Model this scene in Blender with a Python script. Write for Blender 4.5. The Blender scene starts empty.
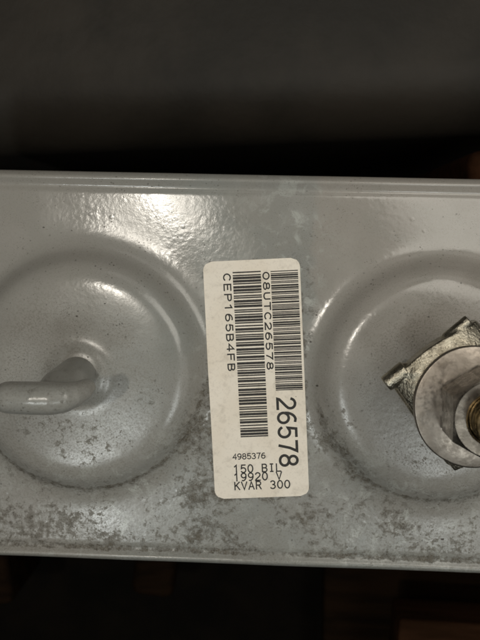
import bpy, bmesh, math, random
import numpy as np
from mathutils import Vector, Matrix
random.seed(4); rng = np.random.default_rng(7)
S = 0.00035                       # one working unit (u) = 0.35 mm
C = bpy.context.scene.collection
sc = bpy.context.scene

# ---------------------------------------------------------------- object helpers
def link(name, me, mat, parent=None, smooth=True, sharp=None):
    me.name = name
    o = bpy.data.objects.new(name, me); C.objects.link(o)
    if mat: me.materials.append(mat)
    me.shade_smooth() if smooth else me.shade_flat()
    if sharp: me.set_sharp_from_angle(angle=math.radians(sharp))
    if parent: o.parent = parent
    return o
def mesh_from(verts, faces):
    me = bpy.data.meshes.new('m')
    me.from_pydata([tuple(float(c) * S for c in v) for v in verts], [], [tuple(int(i) for i in f) for f in faces])
    me.update(); return me
def tag(o, label, cat, group=None, kind=None):
    if label: o['label'] = label
    if cat: o['category'] = cat
    if group: o['group'] = group
    if kind: o['kind'] = kind
    return o
def empty(name, label, cat, loc):
    o = bpy.data.objects.new(name, None); C.objects.link(o)
    o.location = [c * S for c in loc]; o.empty_display_size = .02
    return tag(o, label, cat)
def revolve(profile, n, rad=None):
    """profile: list of (r,z); rad: optional fn(theta, r, z, i)->r"""
    V, Fc = [], []
    for i, (r, z) in enumerate(profile):
        for k in range(n):
            t = 2 * math.pi * k / n
            rr = rad(t, r, z, i) if rad else r
            V.append((rr * math.cos(t), rr * math.sin(t), z))
    for i in range(len(profile) - 1):
        for k in range(n):
            a = i * n + k; b = i * n + (k + 1) % n
            Fc.append((a, b, b + n, a + n))
    return V, Fc
def bevel_box(cx, cy, cz, sx, sy, sz, rot=0, bev=1.0, seg=2):
    bm = bmesh.new(); bmesh.ops.create_cube(bm, size=1)
    for v in bm.verts: v.co = Vector((v.co.x * sx, v.co.y * sy, v.co.z * sz))
    bmesh.ops.bevel(bm, geom=bm.edges[:], offset=bev, segments=seg, affect='EDGES', profile=.5)
    M = Matrix.Translation((cx, cy, cz)) @ Matrix.Rotation(rot, 4, 'Z')
    bmesh.ops.transform(bm, matrix=M, verts=bm.verts[:]); return bm
def cyl(bm, p0, p1, r0, r1=None, n=40, cap_round=False):
    r1 = r0 if r1 is None else r1
    p0 = Vector(p0); p1 = Vector(p1); d = (p1 - p0); L = d.length
    q = Vector((0, 0, 1)).rotation_difference(d)
    prof = []
    if cap_round:
        for a in range(0, 9): t = a / 8 * math.pi / 2; prof.append((r0 * math.sin(t), -r0 * math.cos(t)))
        for a in range(0, 9): t = a / 8 * math.pi / 2; prof.append((r1 * math.cos(t), L + r1 * math.sin(t)))
    else:
        b = min(r0, r1) * .14
        prof = [(0.001, 0), (r0 - b, 0), (r0 - b * .3, b * .3), (r0, b), (r1, L - b), (r1 - b * .3, L - b * .3), (r1 - b, L), (0.001, L)]
    rows = []
    for r, z in prof:
        rows.append([bm.verts.new(p0 + q @ Vector((max(r, .001) * math.cos(2 * math.pi * k / n), max(r, .001) * math.sin(2 * math.pi * k / n), z))) for k in range(n)])
    for i in range(len(rows) - 1):
        for k in range(n): bm.faces.new((rows[i][k], rows[i][(k + 1) % n], rows[i + 1][(k + 1) % n], rows[i + 1][k]))
    bm.faces.new(rows[0][::-1]); bm.faces.new(rows[-1])
def bm_mesh(bm):
    bmesh.ops.scale(bm, vec=(S, S, S), verts=bm.verts[:])
    me = bpy.data.meshes.new('m'); bm.to_mesh(me); bm.free(); return me
def remesh(me, voxel, smooth_it=3, fac=.6):
    """fuse the overlapping shapes of one mesh into a single skin"""
    o = bpy.data.objects.new('tmp', me); C.objects.link(o)
    m = o.modifiers.new('r', 'REMESH'); m.mode = 'VOXEL'; m.voxel_size = voxel * S; m.adaptivity = 0
    s = o.modifiers.new('s', 'SMOOTH'); s.factor = fac; s.iterations = smooth_it
    dg = bpy.context.evaluated_depsgraph_get()
    out = bpy.data.meshes.new_from_object(o.evaluated_get(dg))
    bpy.data.objects.remove(o); return out

# ---------------------------------------------------------------- material helpers
class NT:
    def __init__(s, name):
        s.m = bpy.data.materials.new(name); s.m.use_nodes = True
        s.t = s.m.node_tree; s.n = s.t.nodes; s.l = s.t.links
        s.b = s.n['Principled BSDF']
        tc = s.n.new('ShaderNodeTexCoord'); mp = s.n.new('ShaderNodeMapping')
        mp.inputs['Scale'].default_value = (1 / S,) * 3
        s.l.new(tc.outputs['Object'], mp.inputs['Vector']); s.co = mp.outputs['Vector']
    def _in(s, sock, v):
        if v is None: return
        if hasattr(v, 'links'): s.l.new(v, sock)
        else:
            if isinstance(v, (tuple, list)) and len(v) == 3 and sock.type == 'RGBA': v = (*v, 1)
            sock.default_value = v
    def noise(s, size, detail=2, rough=.5, dist=0, off=None, stretch=None):
        n = s.n.new('ShaderNodeTexNoise'); n.inputs['Scale'].default_value = 1 / size
        n.inputs['Detail'].default_value = detail; n.inputs['Roughness'].default_value = rough; n.inputs['Distortion'].default_value = dist
        co = s.co
        if off or stretch:
            mp = s.n.new('ShaderNodeMapping'); mp.inputs['Location'].default_value = off or (0, 0, 0)
            if stretch: mp.inputs['Scale'].default_value = stretch
            s.l.new(co, mp.inputs['Vector']); co = mp.outputs['Vector']
        s.l.new(co, n.inputs['Vector']); return n.outputs['Fac']
    def voronoi(s, size, off=(0, 0, 0), stretch=(1, 1, 1)):
        n = s.n.new('ShaderNodeTexVoronoi'); n.inputs['Scale'].default_value = 1 / size
        mp = s.n.new('ShaderNodeMapping'); mp.inputs['Location'].default_value = off; mp.inputs['Scale'].default_value = stretch
        s.l.new(s.co, mp.inputs['Vector']); s.l.new(mp.outputs['Vector'], n.inputs['Vector']); return n
    def ramp(s, v, a, b, lo=0., hi=1., smooth=True):
        n = s.n.new('ShaderNodeMapRange'); n.interpolation_type = 'SMOOTHSTEP' if smooth else 'LINEAR'
        for k, x in zip(('Value', 'From Min', 'From Max', 'To Min', 'To Max'), (v, a, b, lo, hi)): s._in(n.inputs[k], x)
        return n.outputs['Result']
    def math(s, op, a, b=None, clamp=False):
        n = s.n.new('ShaderNodeMath'); n.operation = op; n.use_clamp = clamp
        s._in(n.inputs[0], a); s._in(n.inputs[1], b); return n.outputs[0]
    def mix(s, f, a, b):
        n = s.n.new('ShaderNodeMix'); n.data_type = 'RGBA'
        s._in(n.inputs[0], f); s._in(n.inputs[6], a); s._in(n.inputs[7], b); return n.outputs[2]
    def fmix(s, f, a, b):
        n = s.n.new('ShaderNodeMix'); n.data_type = 'FLOAT'
        s._in(n.inputs[0], f); s._in(n.inputs[2], a); s._in(n.inputs[3], b); return n.outputs[0]
    def attr(s, name):
        n = s.n.new('ShaderNodeAttribute'); n.attribute_name = name; return n.outputs['Fac']
    def bump(s, h, dist, strength=1, prev=None):
        n = s.n.new('ShaderNodeBump'); n.inputs['Distance'].default_value = dist * S; n.inputs['Strength'].default_value = strength
        s.l.new(h, n.inputs['Height'])
        if prev: s.l.new(prev, n.inputs['Normal'])
        return n.outputs['Normal']
    def updust(s):
        g = s.n.new('ShaderNodeNewGeometry'); x = s.n.new('ShaderNodeSeparateXYZ'); s.l.new(g.outputs['Normal'], x.inputs[0])
        return s.ramp(x.outputs['Z'], .1, .8, .05, .60)
    def out(s, col, rough, metal=0., normal=None, spec=None, coat=None):
        s._in(s.b.inputs['Base Color'], col); s._in(s.b.inputs['Roughness'], rough); s._in(s.b.inputs['Metallic'], metal)
        if normal: s.l.new(normal, s.b.inputs['Normal'])
        if spec is not None: s._in(s.b.inputs['Specular IOR Level'], spec)
        return s.m

def paint_material(name, use_attr=True, dirt_bias=0.0, grain_amt=1.0):
    m = NT(name)
    dens = m.attr('dirt') if use_attr else m.updust()
    mott = m.attr('mottle') if use_attr else 0.
    # paint: slightly uneven grey with warm / cool drift
    tint = m.ramp(m.noise(150, 2, .5), .38, .62)
    col = m.mix(tint, (.285, .293, .274), (.298, .292, .270))
    if use_attr: col = m.mix(m.attr('warm'), col, (.350, .324, .292))
    dust = m.attr('dust') if use_attr else .35
    patch = m.ramp(m.noise(38, 4, .6, .4, (50, 8, 3)), .42, .62)
    col = m.mix(m.math('MULTIPLY', patch, .35), col, (.30, .292, .262))
    pale = m.ramp(m.noise(16, 4, .62, .6, (9, 70, 3)), .5, .66)
    col = m.mix(m.math('MULTIPLY', pale, mott), col, (.45, .465, .435))
    # blotchy grime: threshold follows the density painted on the mesh
    g = m.noise(7, 8, .74, .15)
    g2 = m.noise(30, 3, .55, .3, (30, 10, 2))
    gg = m.math('ADD', m.math('MULTIPLY', g, .72), m.math('MULTIPLY', g2, .28))
    thr = m.ramp(dens, 0, 1, .70, .43, smooth=False)
    grime = m.math('DIVIDE', m.math('SUBTRACT', gg, m.math('SUBTRACT', thr, dirt_bias)), .12, clamp=True)
    gcol = m.mix(m.ramp(m.noise(5, 3, .6), .35, .65), (.062, .052, .036), (.12, .105, .078))
    col = m.mix(m.math('MULTIPLY', grime, m.ramp(m.noise(1.5, 2, .6, 0, (1, 2, 3)), .32, .60, .5, 1.)), col, gcol)
    # thin film of dust, finer
    film = m.ramp(m.noise(1.9, 4, .8, 0, (3, 3, 3)), .45, .7)
    col = m.mix(m.math('MULTIPLY', film, m.math('ADD', m.ramp(dens, .1, .9, .14 * grain_amt, .5), m.math('MULTIPLY', dust, .60))), col, (.15, .135, .108))
    # specks
    v = m.voronoi(5.2); wob = m.math('MULTIPLY', m.math('SUBTRACT', m.noise(1.8, 3, .7, 0, (8, 1, 5)), .5), .42); sp = m.math('LESS_THAN', m.math('ADD', v.outputs['Distance'], wob), m.ramp(m.noise(21, 1, .5, 0, (4, 4, 4)), .42, .68, .04, .17))
    v2 = m.voronoi(23, (3, 8, 1), (1, 1.5, 1)); sp2 = m.math('LESS_THAN', m.math('ADD', v2.outputs['Distance'], m.math('MULTIPLY', wob, .3)), m.ramp(m.noise(60, 1, .5, 0, (14, 4, 4)), .5, .72, .0, .075))
    specks = m.math('MAXIMUM', m.math('MULTIPLY', sp, .55), m.math('MULTIPLY', sp2, .9))
    col = m.mix(specks, col, (.06, .052, .042))
    fleck = m.math('MULTIPLY', m.ramp(m.noise(1.15, 2, .6, 0, (17, 5, 2)), .60, .70), m.ramp(m.noise(18, 3, .6, 0, (2, 17, 2)), .40, .62, .10, .62))
    col = m.mix(fleck, col, (.10, .088, .068))
    rough = m.fmix(m.math('MAXIMUM', grime, m.math('MULTIPLY', specks, .9)), m.ramp(m.noise(45, 3), .4, .65, .13, .20), .60)
    rough = m.fmix(m.math('MULTIPLY', m.math('MULTIPLY', film, dens), .8), rough, .5)
    rough = m.math('ADD', rough, m.math('MULTIPLY', dust, .09))
    # orange peel + dust grain
    peel = m.math('MULTIPLY', m.noise(5.5, 1.2, .45), m.ramp(m.noise(70, 1, .5, 0, (21, 3, 0)), .4, .62, .55, 1.1))
    n1 = m.bump(peel, .115, 1)
    v3 = m.voronoi(17, (7, 1, 1)); pim = m.ramp(v3.outputs['Distance'], .03, .16, 1., 0.)
    n2 = m.bump(pim, .06, 1, n1)
    gr = m.noise(1.6, 3, .65, 0, (6, 6, 6))
    n3 = m.bump(gr, m_grain, 1, n2)
    n4 = m.bump(grime, .25, 1, n3)
    return m.out(col, rough, 0., n4, .5)
m_grain = .035
M_paint = paint_material('grey_enamel_paint')
M_paint_clean = paint_material('grey_enamel_paint_post', False, -.02, .6)

def metal(name, c1, c2, r1, r2, size, bump_size, bump_d, metalness=1., dirt=.3):
    m = NT(name)
    col = m.mix(m.ramp(m.noise(size, 4, .6, .3), .36, .64), c1, c2)
    d = m.ramp(m.noise(size * 1.7, 6, .7, .3, (9, 9, 9)), .5, .68)
    col = m.mix(m.math('MULTIPLY', d, dirt), col, (.09, .075, .055))
    r = m.ramp(m.noise(size * .6, 4, .6, 0, (2, 2, 2)), .35, .65, r1, r2)
    nn = m.bump(m.noise(bump_size, 3, .6), bump_d, 1, m.bump(m.noise(bump_size * 3.2, 2, .5, 0, (4, 4, 4)), bump_d * 1.3, 1))
    return m.out(col, r, metalness, nn)
M_washer = metal('dull_steel', (.20, .175, .148), (.255, .226, .194), .28, .42, 8, 2.2, .05, .85, .45)
M_nut = metal('nut_steel', (.10, .087, .072), (.19, .168, .142), .22, .34, 12, 2.5, .035, .92, .5)
M_cast = metal('cast_bronze', (.27, .245, .19), (.40, .37, .30), .26, .40, 9, 1.6, .5, .95, .6)
M_thread = metal('brass_thread', (.52, .37, .17), (.42, .32, .18), .24, .36, 8, 3, .05, 1., .35)

def paper():
    m = NT('label_paper')
    col = m.mix(m.ramp(m.noise(60, 3, .5), .4, .62), (.93, .86, .75), (.89, .81, .69))
    sm = m.ramp(m.noise(13, 5, .65, .3), .50, .70)
    col = m.mix(m.math('MULTIPLY', sm, .26), col, (.33, .27, .19))
    fine = m.ramp(m.noise(2.2, 3, .6, 0, (5, 5, 5)), .5, .72)
    col = m.mix(m.math('MULTIPLY', fine, .14), col, (.3, .25, .19))
    v = m.voronoi(14, (5, 2, 1)); sp = m.math('LESS_THAN', v.outputs['Distance'], m.ramp(m.noise(30), .5, .7, 0, .07))
    col = m.mix(m.math('MULTIPLY', sp, .7), col, (.1, .08, .05))
    return m.out(col, .55, 0., m.bump(m.noise(2, 3), .06), .3)
M_paper = paper()
mk = NT('printed_ink'); M_ink = mk.out(mk.mix(mk.ramp(mk.noise(1.5, 3, .6), .45, .75), (.022, .020, .018), (.06, .053, .045)), .5, 0., None, .3)
def plain(name, c1, c2, rough, size, bump=.0, bsize=5, metal_=0., spec=.5, stretch=None):
    m = NT(name)
    col = m.mix(m.ramp(m.noise(size, 5, .6, .3, None, stretch), .36, .66), c1, c2)
    return m.out(col, rough, metal_, m.bump(m.noise(bsize, 4, .6), bump) if bump else None, spec)
M_dark = plain('dark_steel_paint', (.022, .0195, .0155), (.039, .033, .026), .6, 240, 1.2, 30, 0, .25)
M_floor = plain('dark_floor', (.0035, .0028, .0018), (.007, .005, .003), .85, 120, 2, 25, 0, .1)  # near-black: the shade below the can is put into the colour
M_case = plain('case_paint', (.26, .262, .24), (.20, .195, .175), .35, 70, .2, 5)
M_wood = plain('shaded_wood', (.017, .009, .004), (.007, .004, .002), .85, 30, 1.5, 9, 0, .05, (.12, 1, 1))  # wood darkened to carry the background shade in its colour

# ---------------------------------------------------------------- the lid of the unit
XC, YC, HX, HY = 22.5, -55.4, 380.0, 199.5
DL, DR = (-155.6, -55.4), (197.5, -55.4)
POST = (-157.0, -56.5); TERM = (204.5, -55.0)
def height(x, y):
    x = np.asarray(x, float); y = np.asarray(y, float)
    z = np.zeros(np.broadcast(x, y).shape)
    for cx, cy in (DL, DR):
        r = np.hypot(x - cx, y - cy)
        z = z + 17.0 / (1 + np.exp((r - 114.5) / 7.0)) + 8.0 / (1 + np.exp((r - 116.5) / 3.4))
        z = z + 1.5 * np.exp(-(r / 75.0) ** 2)
    # weld swell round each post
    for cx, cy in (POST, TERM):
        r = np.hypot(x - cx, y - cy)
        z = z + 4.5 / (1 + np.exp((r - 28.0) / 3.2))
    # gentle sheet-metal waviness
    z = z + .5 * np.sin(x / 61 + 1.2) * np.cos(y / 47) + .35 * np.sin(x / 29 + y / 37)
    return z
RC = 26.0
def sdf(x, y):
    qx = np.abs(x - XC) - (HX - RC); qy = np.abs(y - YC) - (HY - RC)
    return np.hypot(np.maximum(qx, 0), np.maximum(qy, 0)) + np.minimum(np.maximum(qx, qy), 0) - RC
def rim(d):                       # d = distance in from the outer edge: rolled lip, then a shallow crease
    d = np.asarray(d, float)
    R = 6.0
    z = np.where(d < R, -R + np.sqrt(np.maximum(0, R * R - (R - np.clip(d, 0, R)) ** 2)), 0)
    z = z + 2.6 * np.exp(-((d - 6.5) / 3.6) ** 2) - 1.3 * np.exp(-((d - 15) / 3.2) ** 2)
    return z
def axis(c, h, fine, coarse):
    e = [0, .15, .5, 1.0, 1.7, 2.5] + list(np.arange(3.4, 24, fine)); e = np.array(e)
    mid = np.linspace(c - h + e[-1] + coarse, c + h - e[-1] - coarse, int((2 * (h - e[-1])) / coarse))
    return np.concatenate([c - h + e, mid, (c + h - e)[::-1]])
gx = axis(XC, HX, 1.0, 1.5); gy = axis(YC, HY, 1.0, 1.5)
GX, GY = np.meshgrid(gx, gy)
D = sdf(GX, GY)
# corner points outside the rounded outline slide in onto it
cxn = np.clip(GX, XC - HX + RC, XC + HX - RC); cyn = np.clip(GY, YC - HY + RC, YC + HY - RC)
ln = np.maximum(np.hypot(GX - cxn, GY - cyn), 1e-6); f = np.where(D > 0, RC / ln, 1.0)
PX = np.where(D > 0, cxn + (GX - cxn) * f, GX); PY = np.where(D > 0, cyn + (GY - cyn) * f, GY)
din = np.maximum(0, -D)
PZ = height(PX, PY) + rim(din)
ny, nx = PX.shape
V = np.stack([PX, PY, PZ], -1).reshape(-1, 3)
idx = np.arange(ny * nx).reshape(ny, nx)
out4 = (D[:-1, :-1] > .01) & (D[1:, :-1] > .01) & (D[:-1, 1:] > .01) & (D[1:, 1:] > .01)
Fq = np.stack([idx[:-1, :-1], idx[:-1, 1:], idx[1:, 1:], idx[1:, :-1]], -1)[~out4]
me = mesh_from(V, Fq)
# dirt density and pale mottling: stains by place, plus some painted-in light and shade
def blob(x, y, cx, cy, sx, sy, a): return a * np.exp(-((x - cx) / sx) ** 2 - ((y - cy) / sy) ** 2)
def value_noise(x, y, s, seed):
    r = np.random.default_rng(seed).random((64, 64))
    fx = x / s + 20; fy = y / s + 20
    ix = np.floor(fx).astype(int); iy = np.floor(fy).astype(int); tx = fx - ix; ty = fy - iy
    tx = tx * tx * (3 - 2 * tx); ty = ty * ty * (3 - 2 * ty)
    g = lambda a, b: r[np.mod(a, 64), np.mod(b, 64)]
    return (g(ix, iy) * (1 - tx) + g(ix + 1, iy) * tx) * (1 - ty) + (g(ix, iy + 1) * (1 - tx) + g(ix + 1, iy + 1) * tx) * ty
x, y = V[:, 0], V[:, 1]
vn = .6 * value_noise(x, y, 34, 1) + .4 * value_noise(x, y, 14, 2)
south = 1 / (1 + np.exp((y + 90) / 34.0))
dirt = .17 + .27 * south
for a in ((-40, -118, 22, 42, .55), (-65, -182, 48, 17, .38), (-205, -222, 60, 20, .42), (-60, -228, 40, 20, .28), (-215, -200, 55, 40, .12),
          (85, -200, 60, 22, .30), (150, -200, 70, 26, .22), (-20, -195, 30, 35, .28), (55, 65, 40, 42, .26), (68, 10, 11, 70, .46), (52, 90, 30, 34, .16), (-30, -60, 12, 60, .2), (-190, -130, 60, 34, .16), (120, -120, 40, 40, .16), (-28, 30, 9, 60, .15),
          (-165, -120, 110, 40, .08), (180, -130, 70, 28, .26), (240, -220, 50, 16, .2), (100, -70, 30, 60, .18), (-105, -190, 14, 50, -.30), (-88, -60, 30, 55, .17), (-150, -110, 70, 25, .1), (10, -215, 70, 10, .18),  # negative blob thins dirt where a reflected light band is painted
          (165, 80, 80, 40, .02), (-220, 90, 90, 45, -.05)):
    dirt = dirt + .85 * blob(x, y, *a)
rL = np.hypot(x - DL[0], y - DL[1]); rR = np.hypot(x - DR[0], y - DR[1])
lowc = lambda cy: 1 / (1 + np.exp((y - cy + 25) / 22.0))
dirt += .62 * np.exp(-((rL - 121) / 2.2) ** 2) * lowc(DL[1]) + .62 * np.exp(-((rR - 121) / 2.4) ** 2) * lowc(DR[1])  # thin dark line: crease shade put into the colour together with grime
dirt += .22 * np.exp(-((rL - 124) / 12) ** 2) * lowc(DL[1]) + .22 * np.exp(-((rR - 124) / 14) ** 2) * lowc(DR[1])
dirt -= .16 * np.exp(-((rL - 99) / 8) ** 2) * lowc(DL[1]) + .16 * np.exp(-((rR - 99) / 8) ** 2) * lowc(DR[1])  # bright crest painted in by thinning the dirt
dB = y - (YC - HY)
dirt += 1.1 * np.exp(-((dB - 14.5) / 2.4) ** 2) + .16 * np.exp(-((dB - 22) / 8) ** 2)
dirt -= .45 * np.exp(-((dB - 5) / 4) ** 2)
lu = (x + 38.4) * math.cos(math.radians(4.05)) + (y - 57.0) * math.sin(math.radians(4.05)); lv = (x + 38.4) * math.sin(math.radians(4.05)) - (y - 57.0) * math.cos(math.radians(4.05))
dl = np.maximum(np.abs(lu - 48.1) - 48.1, np.abs(lv - 121.2) - 121.2)
dirt += .34 * np.exp(-((dl - .6) / 1.9) ** 2)
dT = (YC + HY) - y
dirt -= .10 * np.exp(-(dT / 30) ** 2)
dirt = np.clip(dirt + (vn - .5) * .42, 0, 1)
mott = np.clip(blob(x, y, 45, 90, 38, 60, .8) + blob(x, y, 66, 0, 10, 80, .8) + .35 * south + blob(x, y, -30, 0, 14, 90, .5) + blob(x, y, -108, -190, 18, 50, .9)  # last blob here paints a reflected light band as pale colour
               + blob(x, y, 150, -200, 60, 45, .5), 0, 1)
dust = np.clip(1 / (1 + np.exp((rL - 84) / 6.0)) + 1 / (1 + np.exp((rR - 84) / 6.0)) + .7 * south, 0, 1)
wob = 9 * (value_noise(x, y, 12, 5) - .5)
warm = np.clip(1 / (1 + np.exp(-(x + wob - 72) / 2.2)) / (1 + np.exp(-(y + 35) / 30.0)) * .85 + .55 / (1 + np.exp((x + 150) / 30.0)), 0, 1)
for nm, arr in (('dirt', dirt), ('mottle', mott), ('dust', dust), ('warm', warm)):
    at_ = me.attributes.new(nm, 'FLOAT', 'POINT'); at_.data.foreach_set('value', arr.astype(np.float32))

unit = empty('capacitor_unit', 'grimy grey painted capacitor can with two round bosses, a barcode label and a bolted terminal', 'capacitor', (XC, YC, -1000))
OFF = Vector((XC, YC, -1000))
def place(o, loc=(0, 0, 0)):      # parts are modelled round their own origin
    o.location = (Vector(loc) - OFF) * S; return o
def sub(o): return o              # sub-parts share their part's frame
lid = place(link('lid', me, M_paint, unit))

# case below the lid: rounded-rectangle tube
pts = []
for k, (sx, sy) in enumerate(((1, 1), (-1, 1), (-1, -1), (1, -1))):
    for a in range(13):
        t = math.pi / 2 * (k + a / 12)
        pts.append((XC + sx * (HX - RC) + RC * math.cos(t), YC + sy * (HY - RC) + RC * math.sin(t)))
zs = [-5.9, -14, -26, -27.5, -33, -1000]; ins = [0, .3, .3, 2.2, 2.6, 2.6]
V2, F2 = [], []
for z, i_ in zip(zs, ins):
    for px, py in pts:
        V2.append((px - (px - XC) / HX * i_, py - (py - YC) / HY * i_, z))
n = len(pts)
for i in range(len(zs) - 1):
    for k in range(n):
        a, b = i * n + k, i * n + (k + 1) % n; F2.append((a + n, b + n, b, a))
F2.append(tuple(range((len(zs) - 1) * n, len(zs) * n)))
place(link('case', mesh_from(V2, F2), M_case, unit, sharp=40))

# ---------------------------------------------------------------- left post with its crossbar head
bm = bmesh.new()
zt = 140
cyl(bm, (0, 0, 10), (0, 0, zt - 40), 20.0, 17.5, 64)
cyl(bm, (0, 0, zt - 42), (3, 0, zt - 3), 17.6, 10, 64)
chain = [(-31, 0, 0, 13.8), (-12, 0, 0, 14.2), (4, 0, -1, 14.2), (14, .8, -2.5, 13.2), (22, 2.6, -6, 11.2), (28, 5.0, -11, 9.4), (31, 7, -18, 8)]
for a, b in zip(chain[:-1], chain[1:]):
    cyl(bm, (a[0], a[1], zt + a[2]), (b[0], b[1], zt + b[2]), a[3], b[3], 48, True)
pm = remesh(bm_mesh(bm), 1.1, 16, .8)
place(link('lifting_post', pm, M_paint_clean, unit), (POST[0], POST[1], 0))

# ---------------------------------------------------------------- terminal: post, cast connector, washer, nut, stud
bm = bmesh.new(); cyl(bm, (0, 0, 15), (0, 0, 102), 19.5, 18.5, 64)
place(link('terminal_post', bm_mesh(bm), M_paint_clean, unit, sharp=35), (TERM[0], TERM[1], 0))
ang = math.radians(36.5)
e1 = Vector((math.cos(ang), math.sin(ang), 0)); e2 = Vector((math.sin(ang), -math.cos(ang), 0))
P3 = lambda p, q, z: e1 * p + e2 * q + Vector((0, 0, z))
bm = bmesh.new()
# body: convex-topped casting, lofted across q
rows = []
pn, qn = 34, 40
def top(p, q):                    # p,q in -1..1
    return 122 - 9.0 * abs(p) ** 3.2 - 13 * max(0, -q - .35) ** 1.6 - 4 * max(0, q) ** 2
P0, P1, Q0, Q1 = -45.0, 43.0, -56.0, 43.0
for j in range(qn + 1):
    row = []
    for i in range(pn + 1):
        a = i / pn * 2 - 1; b = j / qn * 2 - 1
        p = (P0 + P1) / 2 + a * (P1 - P0) / 2; q = (Q0 + Q1) / 2 + b * (Q1 - Q0) / 2
        if b < -.2: q -= 5.0 * math.cos(a * math.pi / 2) ** 1.5 * min(1, (-b - .2) / .8)
        row.append(bm.verts.new(P3(p, q, top(a, b))))
    rows.append(row)
low = [[bm.verts.new(Vector((v.co.x, v.co.y, 98))) for v in r] for r in rows]
for j in range(qn):
    for i in range(pn):
        bm.faces.new((rows[j][i], rows[j + 1][i], rows[j + 1][i + 1], rows[j][i + 1]))
        bm.faces.new((low[j][i], low[j][i + 1], low[j + 1][i + 1], low[j + 1][i]))
for j in range(qn):
    bm.faces.new((rows[j][0], low[j][0], low[j + 1][0], rows[j + 1][0])); bm.faces.new((rows[j][-1], rows[j + 1][-1], low[j + 1][-1], low[j][-1]))
for i in range(pn):
    bm.faces.new((rows[0][i], rows[0][i + 1], low[0][i + 1], low[0][i])); bm.faces.new((rows[-1][i], low[-1][i], low[-1][i + 1], rows[-1][i + 1]))
# lower flange plate, a touch wider, and the rolled lug along the outer edge
b2 = bevel_box(0, 0, 0, 92, 96, 14, 0, 4, 3)
bmesh.ops.transform(b2, matrix=Matrix((( e1.x, e2.x, 0, 0), (e1.y, e2.y, 0, 0), (0, 0, 1, 97), (0, 0, 0, 1))) @ Matrix.Translation((-1, -8, 0)), verts=b2.verts[:])
tm = bpy.data.meshes.new('t'); b2.to_mesh(tm); b2.free(); bm.from_mesh(tm)
cyl(bm, P3(-24, -48, 106.5), P3(17, -51, 106.5), 11, 10, 40, True)
cyl(bm, P3(-51, -54, 106), P3(-29, -55, 107), 7.4, 8.6, 40)
cyl(bm, P3(-30, -55, 107), P3(-23, -52, 107), 6.5, 5, 40, True)
cyl(bm, P3(13, -57, 107), P3(38.5, -60, 108), 5.6, 5.2, 40)
cyl(bm, P3(6, -53, 107), P3(15, -57, 107), 5, 5.6, 40, True)
bmesh.ops.recalc_face_normals(bm, faces=bm.faces[:])
cm = remesh(bm_mesh(bm), .8, 5, .6)
connector = place(link('terminal_connector', cm, M_cast, unit), (TERM[0], TERM[1], 0))
# washer
zw = 123.5
prof = [(23, zw), (22.5, zw + .6), (22.5, zw + 5.4), (23, zw + 6), (50.6, zw + 6), (51.5, zw + 5.7), (52, zw + 5), (52, zw + 1), (51.5, zw + .3), (50.5, zw), (23, zw)]
Vv, Ff = revolve(prof, 160, lambda t, r, z, i: r + (.35 * math.sin(3 * t + 1) + .2 * math.sin(7 * t) if r > 40 else 0))
place(link('washer', mesh_from(Vv, Ff), M_washer, unit, sharp=50), (TERM[0] - .5, TERM[1], 0))
# nut: six flats, chamfered both ends
A, NH, NB = 31.6, 46.0, zw + 6.2
rot = math.radians(2.5)
def hexr(t):
    k = math.pi / 3; tt = (t - rot + k / 2) % k - k / 2
    return A / math.cos(tt)
RB = 19.8
NP = []
prof = [('b', RB, 0), ('b', RB, NH - 2.5), ('b', RB + 2.2, NH), ('c', .35, NH), ('c', .62, NH), ('c', .96, NH)] + [('h', s_, 'top') for s_ in (.0, .2, .45, .7, 1)] + [('h', 1, 'mid'), ('h', 1, 'low')]
N = 360; Vn = []; 
for kind, a, zz in prof:
    for k in range(N):
        t = 2 * math.pi * k / N; H_ = hexr(t); rc = A * .965
        if kind == 'b': r, z = a, zz
        elif kind == 'c': r, z = RB + 2.2 + (rc - RB - 2.2) * ((a - .35) / .61), zz
        else:
            if zz == 'top': r = rc + (H_ - rc) * a; z = NH - (r - rc) * .5 - .25 * (a > 0)
            elif zz == 'mid': r = H_; z = 4.0
            else: r = H_ - 0.3 - (H_ - rc) * .35; z = 0
        Vn.append((r * math.cos(t), r * math.sin(t), NB + z))
Fn = []
for i in range(len(prof) - 1):
    for k in range(N):
        a = i * N + k; b = i * N + (k + 1) % N; Fn.append((a, a + N, b + N, b))
nm_ = mesh_from(Vn, Fn)
bmn = bmesh.new(); bmn.from_mesh(nm_); bmesh.ops.recalc_face_normals(bmn, faces=bmn.faces[:]); bmn.to_mesh(nm_); bmn.free()
place(link('hex_nut', nm_, M_nut, unit, sharp=14), (TERM[0] + 2, TERM[1], 0))
# threaded stud
SH, pitch, rs = 24.0, 6.4, 19.4
ztop = NB + NH + SH
zz = np.arange(NB - 4, ztop - 2.0, .55); n = 120; Vs = []; Fs = []
for z in zz:
    for k in range(n):
        t = 2 * math.pi * k / n; ph = (z / pitch - k / n) % 1.0; tri = abs(ph * 2 - 1)
        dep = 3.6 * min(1, max(0, (tri - .12) / .80))
        fade = 1.0 if z < ztop - 6 else .4
        Vs.append(((rs - dep * fade) * math.cos(t), (rs - dep * fade) * math.sin(t), z))
for r_, z_ in ((rs - 3.4, ztop - .8), (rs - 4.6, ztop), (8, ztop + .15), (.01, ztop + .2)):
    for k in range(n): t = 2 * math.pi * k / n; Vs.append((r_ * math.cos(t), r_ * math.sin(t), z_))
R_ = len(Vs) // n
for i in range(R_ - 1):
    for k in range(n):
        a = i * n + k; b = i * n + (k + 1) % n; Fs.append((a, b, b + n, a + n))
place(link('threaded_stud', mesh_from(Vs, Fs), M_thread, unit, sharp=45), (TERM[0] + 2.5, TERM[1], 0))

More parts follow.
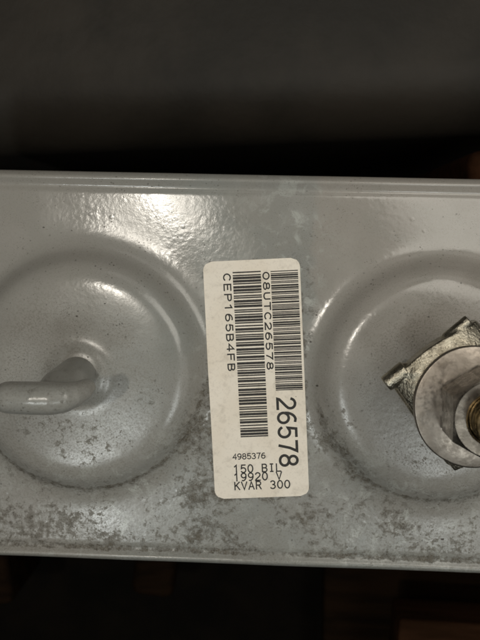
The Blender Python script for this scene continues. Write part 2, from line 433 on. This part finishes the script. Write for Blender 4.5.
# ---------------------------------------------------------------- label, print and barcodes
LA = math.radians(4.05); LO = np.array([-38.4, 57.0]); LW, LH = 96.2, 242.4; VS = 1.019
ua = np.array([math.cos(LA), math.sin(LA)]); va = np.array([math.sin(LA), -math.cos(LA)])
LC = LO + ua * LW / 2 + va * LH / 2
def lab(u, v):                    # label millimetre grid -> plate coordinates relative to the label's own origin
    return LO + ua * u + va * v
def zof(p): return float(height(p[0], p[1]))
nu, nv = 40, 110; Vl = []; Fl = []; rr = 9.0
for lift in (.55, .0):
    for j in range(nv + 1):
        tj = j / nv
        v = LH * (0.5 - 0.5 * math.cos(math.pi * tj)) if False else LH * tj
        # more rows in the rounded corners
        e = min(v, LH - v); ins_ = rr - math.sqrt(max(0, rr * rr - (rr - e) ** 2)) if e < rr else 0
        for i in range(nu + 1):
            u = ins_ + (LW - 2 * ins_) * i / nu
            p = lab(u, v); Vl.append((p[0] - LC[0], p[1] - LC[1], zof(p) + lift - (.0 if lift else .15)))
W1 = nu + 1; TOT = W1 * (nv + 1)
for j in range(nv):
    for i in range(nu):
        a = j * W1 + i; Fl.append((a, a + W1, a + W1 + 1, a + 1))
edge = [i for i in range(W1)] + [j * W1 + nu for j in range(1, nv + 1)] + [nv * W1 + i for i in range(nu - 1, -1, -1)] + [j * W1 for j in range(nv - 1, 0, -1)]
for a, b in zip(edge, edge[1:] + edge[:1]): Fl.append((a, b, b + TOT, a + TOT))
label = place(link('label', mesh_from(Vl, Fl), M_paper, unit, sharp=40), (LC[0], LC[1], 0))
label['label'] = 'cream barcode sticker with printed ratings'

def ell(cx, cy, rx, ry, a0, a1, n=14):
    return [(cx + rx * math.cos(math.radians(a0 + (a1 - a0) * i / n)), cy + ry * math.sin(math.radians(a0 + (a1 - a0) * i / n))) for i in range(n + 1)]
G = {   # stroke glyphs on a 4 x 6 body
 '0': [ell(2, 3, 1.75, 2.9, 90, 450, 24)], '1': [[(.7, 4.7), (2.1, 5.9), (2.1, .1)]],
 '2': [ell(2, 4.3, 1.65, 1.6, 165, -30, 12) + [(2.9, 2.9), (.5, .7), (.3, .1), (3.8, .1)]],
 '3': [ell(1.9, 4.45, 1.5, 1.45, 150, -80, 12), ell(1.9, 1.6, 1.75, 1.55, 90, -150, 14)],
 '4': [[(2.9, .1), (2.9, 5.9), (.2, 1.9), (3.9, 1.9)]],
 '5': [[(3.5, 5.9), (.9, 5.9), (.55, 3.2)] + ell(2, 1.95, 1.75, 1.85, 130, -150, 16)],
 '6': [[(3.2, 5.7), (2.4, 5.85)] + ell(2.6, 2.6, 2.3, 3.2, 105, 178, 8), ell(2, 1.85, 1.72, 1.75, 180, 540, 22)],
 '7': [[(.3, 5.9), (3.7, 5.9), (2.6, 3.6), (1.7, .1)]],
 '8': [ell(2, 4.5, 1.45, 1.4, -90, 270, 20), ell(2, 1.6, 1.75, 1.5, 90, 450, 22)],
 '9': [[(.8, .3), (1.6, .15)] + ell(1.4, 3.4, 2.3, 3.2, -75, -2, 8), ell(2, 4.15, 1.72, 1.75, 0, 360, 22)],
 'A': [[(.1, .1), (2, 5.9), (3.9, .1)], [(.8, 2.1), (3.2, 2.1)]],
 'B': [[(.4, .1), (.4, 5.9), (2.2, 5.9)] + ell(2.2, 4.5, 1.3, 1.4, 80, -80, 8) + [(.5, 3.1)], [(2.2, 3.1)] + ell(2.2, 1.6, 1.55, 1.5, 80, -80, 8) + [(.5, .1)]],
 'C': [ell(2.1, 3, 1.85, 2.9, 45, 315, 20)],
 'E': [[(3.6, .1), (.4, .1), (.4, 5.9), (3.6, 5.9)], [(.5, 3.1), (3.1, 3.1)]],
 'F': [[(.4, .1), (.4, 5.9), (3.6, 5.9)], [(.5, 3.1), (3.1, 3.1)]],
 'I': [[(2, .1), (2, 5.9)], [(1, 5.9), (3, 5.9)], [(1, .1), (3, .1)]],
 'K': [[(.4, .1), (.4, 5.9)], [(3.7, 5.9), (.5, 2.6)], [(1.5, 3.5), (3.8, .1)]],
 'L': [[(.4, 5.9), (.4, .1), (3.6, .1)]],
 'P': [[(.4, .1), (.4, 5.9), (2.3, 5.9)] + ell(2.3, 4.4, 1.4, 1.5, 80, -80, 8) + [(.5, 2.9)]],
 'R': [[(.4, .1), (.4, 5.9), (2.3, 5.9)] + ell(2.3, 4.5, 1.3, 1.4, 80, -80, 8) + [(.5, 3.1)], [(2.1, 3.1), (3.8, .1)]],
 'T': [[(2, .1), (2, 5.9)], [(.1, 5.9), (3.9, 5.9)]],
 'U': [[(.4, 5.9)] + ell(2, 1.9, 1.6, 1.8, 180, 360, 12) + [(3.6, 5.9)]],
 'V': [[(.1, 5.9), (2, .1), (3.9, 5.9)]],
}
def ribbon(pts, w):
    P = [np.array(p, float) for p in pts]; Q = [P[0]]
    for p in P[1:]:
        if np.linalg.norm(p - Q[-1]) > 1e-3: Q.append(p)
    P = Q; closed = np.linalg.norm(P[0] - P[-1]) < 1e-2
    if closed: P = P[:-1]
    n = len(P); L, R = [], []
    def nrm(a, b): d = b - a; d = d / np.linalg.norm(d); return np.array([-d[1], d[0]])
    if not closed:
        d = P[0] - P[1]; P[0] = P[0] + d / np.linalg.norm(d) * w * .35; d = P[-1] - P[-2]; P[-1] = P[-1] + d / np.linalg.norm(d) * w * .35
    for i in range(n):
        n0 = nrm(P[i - 1], P[i]) if (i > 0 or closed) else None; n1 = nrm(P[i], P[(i + 1) % n]) if (i < n - 1 or closed) else None
        if n0 is None: m = n1
        elif n1 is None: m = n0
        else:
            m = n0 + n1; m = m / max(np.linalg.norm(m), .3); m = m / max(.45, float(m @ n0))
        L.append(P[i] + m * w / 2); R.append(P[i] - m * w / 2)
    return L, R, closed
zlev = [0]
def text_mesh(name, s, u0, v0, h, pitch_, gw, wt, vertical, jit=.0):
    V, Fc = [], []; r_ = random.Random(s)
    for ci, ch in enumerate(s):
        if ch == ' ': continue
        for st in G[ch]:
            zlev[0] = (zlev[0] + 1) % 5; zo = .62 + .02 * zlev[0]
            sp = []
            for (gx_, gy_) in st:
                a = ci * pitch_ + gx_ / 4 * gw; b = gy_ / 6 * h
                sp.append((u0 + b, (v0 + a)) if vertical else (u0 + a, v0 - b))
            L, R, cl = ribbon(sp, wt)
            base = len(V)
            for l, q in zip(L, R):
                for pt in (l, q):
                    p = lab(pt[0], pt[1] * VS); V.append((p[0] - LC[0], p[1] - LC[1], zof(p) + zo))
            k = len(L)
            for i in range(k if cl else k - 1):
                a = base + 2 * i; b = base + 2 * ((i + 1) % k); Fc.append((a, a + 1, b + 1, b))
    me = mesh_from(V, Fc)
    b_ = bmesh.new(); b_.from_mesh(me)
    for f_ in b_.faces:
        if f_.normal.z < 0: f_.normal_flip()
    b_.to_mesh(me); b_.free()
    return link(name, me, M_ink, label, smooth=False)
T1 = text_mesh('printed_number', 'CEP165B4FB', 20.0, 12.4, 6.8, 9.85, 7.4, 1.35, True)
T2 = text_mesh('printed_number', '08UTC26578', 59.2, 12.6, 6.1, 9.85, 7.4, 1.35, True)
T3 = text_mesh('printed_number', '26578', 67.8, 137.5, 18.2, 14.4, 11.8, 2.7, True)
T4 = text_mesh('printed_number', '4985376', 20.2, 198.0, 5.6, 4.85, 4.0, 1.0, False)
T5 = text_mesh('printed_rating', '150 BIL', 20.4, 211.8, 7.9, 7.2, 5.5, 1.3, False)
T6 = text_mesh('printed_rating', '19920 V', 20.4, 220.2, 7.9, 7.2, 5.5, 1.3, False)
T7 = text_mesh('printed_rating', 'KVAR 300', 20.4, 229.2, 8.0, 7.3, 5.6, 1.3, False)
C39 = {'0': '000110100', '1': '100100001', '2': '001100001', '3': '101100000', '4': '000110001', '5': '100110000', '6': '001110000', '7': '000100101', '8': '100100100', '9': '001100100',
       'B': '001001001', 'C': '101001000', 'E': '100011000', 'F': '001011000', 'P': '001010010', 'U': '110000001', 'T': '000010110', '*': '010010100'}
def barcode(s, u0, u1, v0, v1):
    seq = []
    for ch in '*' + s + '*':
        for i, c in enumerate(C39[ch]): seq.append((i % 2 == 0, 2.2 if c == '1' else 1.0))
        seq.append((False, 1.9))
    seq = seq[:-1]; tot = sum(w for _, w in seq); k = (v1 - v0) / tot; v = v0; V, Fc = [], []
    for bar, w in seq:
        if bar:
            a, b = v - .18 * k, v + w * k + .18 * k; base = len(V)
            m_ = 8
            for i in range(m_ + 1):
                u = u0 + (u1 - u0) * i / m_
                for vv in (a, b):
                    p = lab(u, vv * VS); V.append((p[0] - LC[0], p[1] - LC[1], zof(p) + .63))
            for i in range(m_): q = base + 2 * i; Fc.append((q, q + 1, q + 3, q + 2))
        v += w * k
    return link('barcode', mesh_from(V, Fc), M_ink, label, smooth=False)
barcode('CEP165B4FB', 29.2, 57.2, 11.3, 175.6)
barcode('08UTC26578', 66.9, 94.0, 12.0, 129.8)

# ---------------------------------------------------------------- background: dark floor and the things lost in the shade
ZF = -1000
fl = mesh_from([(-9000, -9000, ZF), (9000, -9000, ZF), (9000, 9000, ZF), (-9000, 9000, ZF)], [(0, 1, 2, 3)])
tag(link('floor', fl, M_floor, None), 'dark dusty floor lost in shade below the can', None, None, 'structure')
def solid(name, boxes, mat, label_, cat):
    bm = bmesh.new()
    for b in boxes:
        bb = bevel_box(*b); tm = bpy.data.meshes.new('t'); bb.to_mesh(tm); bb.free(); bm.from_mesh(tm)
    o = link(name, bm_mesh(bm), mat, None, sharp=35); tag(o, label_, cat); return o
solid('metal_cabinet', [(150, 875, -640, 3400, 1300, 700, math.radians(3.5), 90, 10)], M_dark, 'smooth dark grey metal cabinet out of focus beyond the far edge of the can', 'cabinet')
M_red = plain('reddish_wood', (.045, .020, .010), (.024, .011, .005), .9, 25, 1.5, 9, 0, .04, (.12, 1, 1))
solid('wooden_board', [(600, -720, -560, 680, 310, 90, math.radians(-1.5), 6, 3), ], M_red, 'reddish brown wooden board under the lower right corner', 'board')
solid('wooden_plank', [(480, -800, -830, 640, 520, 50, math.radians(1), 10, 3)], M_wood, 'dim brown plank lying lowest, under the board at the lower right', 'plank')
solid('wooden_block', [(-172, -500, -700, 82, 220, 60, math.radians(-6), 18, 5)], M_wood, 'dim brown wooden block below the lower edge, left of the label', 'block')
solid('wooden_post', [(-510, -480, -700, 130, 260, 200, math.radians(8), 14, 4)], M_wood, 'brown wooden post end at the lower left corner', 'post')

solid('wooden_stake', [(322, 172, -610, 84, 62, 720, math.radians(5), 16, 4)], M_red, 'dim reddish brown wooden stake end beyond the far edge of the can, at the right', 'stake')
# ---------------------------------------------------------------- light
def area(name, loc, target, sx, sy, power, col):
    ld = bpy.data.lights.new(name, 'AREA'); ld.shape = 'RECTANGLE'; ld.size = sx * S; ld.size_y = sy * S; ld.energy = power; ld.color = col
    o = bpy.data.objects.new(name, ld); C.objects.link(o); o.location = Vector(loc) * S
    o.rotation_euler = (Vector(target) - Vector(loc)).to_track_quat('-Z', 'Y').to_euler(); return o
cam_pos = Vector((28.878, 80.278, 795.44))
HL = 2400
def mirror(px, py, H): k = H / 795.44; return (px + (px - cam_pos.x) * k, py + (py - cam_pos.y) * k, H)
area('ceiling_lamp', mirror(-80, 118, HL), (0, 0, 0), 95, 42, 1.25, (1, .93, .82))
area('soft_fill_left', (-1500, 100, 2400), (0, -50, 0), 1500, 2200, .15, (1, .955, .87))  # this and the next two: unseen fill lights added for soft light and reflections
area('soft_fill_right', (1700, -500, 2400), (0, -50, 0), 1300, 1800, .58, (1, .955, .87))
area('soft_fill_far', (700, 1900, 2000), (0, -50, 0), 1800, 900, .36, (1, .955, .87))
area('falloff_fill', (427, 330, 1000), (60, -20, 0), 560, 420, .40, (1, .95, .85))  # added fill, no such source known; makes brightness fall off towards the edges
area('reflection_fill_left', (-600, -1000, 2400), (0, -50, 0), 170, 460, 1.0, (.95, 1, .98))  # added light, no window known; puts a bright reflection at lower left
area('reflection_fill_right', (720, -950, 2400), (0, -50, 0), 520, 420, .8, (.95, 1, .98))  # likewise added, for the lighter reflection at lower right
w = bpy.data.worlds.new('World'); sc.world = w; w.use_nodes = True
w.node_tree.nodes['Background'].inputs[0].default_value = (.75, .7, .6, 1); w.node_tree.nodes['Background'].inputs[1].default_value = .015

# ---------------------------------------------------------------- camera
right = Vector((.9989996, .02265663, -.03855485)); up = Vector((-.02639633, .99469441, -.09942974)); back = Vector((.03609755, .10034797, .99429737))
cd = bpy.data.cameras.new('camera'); cam = bpy.data.objects.new('camera', cd); C.objects.link(cam); sc.camera = cam
cam.matrix_world = Matrix.Translation(cam_pos * S) @ Matrix(((right.x, up.x, back.x, 0), (right.y, up.y, back.y, 0), (right.z, up.z, back.z, 0), (0, 0, 0, 1)))
cd.sensor_fit = 'HORIZONTAL'; cd.sensor_width = 36; cd.lens = 60; cd.clip_start = .01; cd.clip_end = 50
cd.dof.use_dof = True; cd.dof.focus_distance = 750 * S; cd.dof.aperture_fstop = 27
sc.view_settings.view_transform = 'Standard'; sc.view_settings.look = 'None'; sc.view_settings.exposure = 0; sc.view_settings.gamma = 1
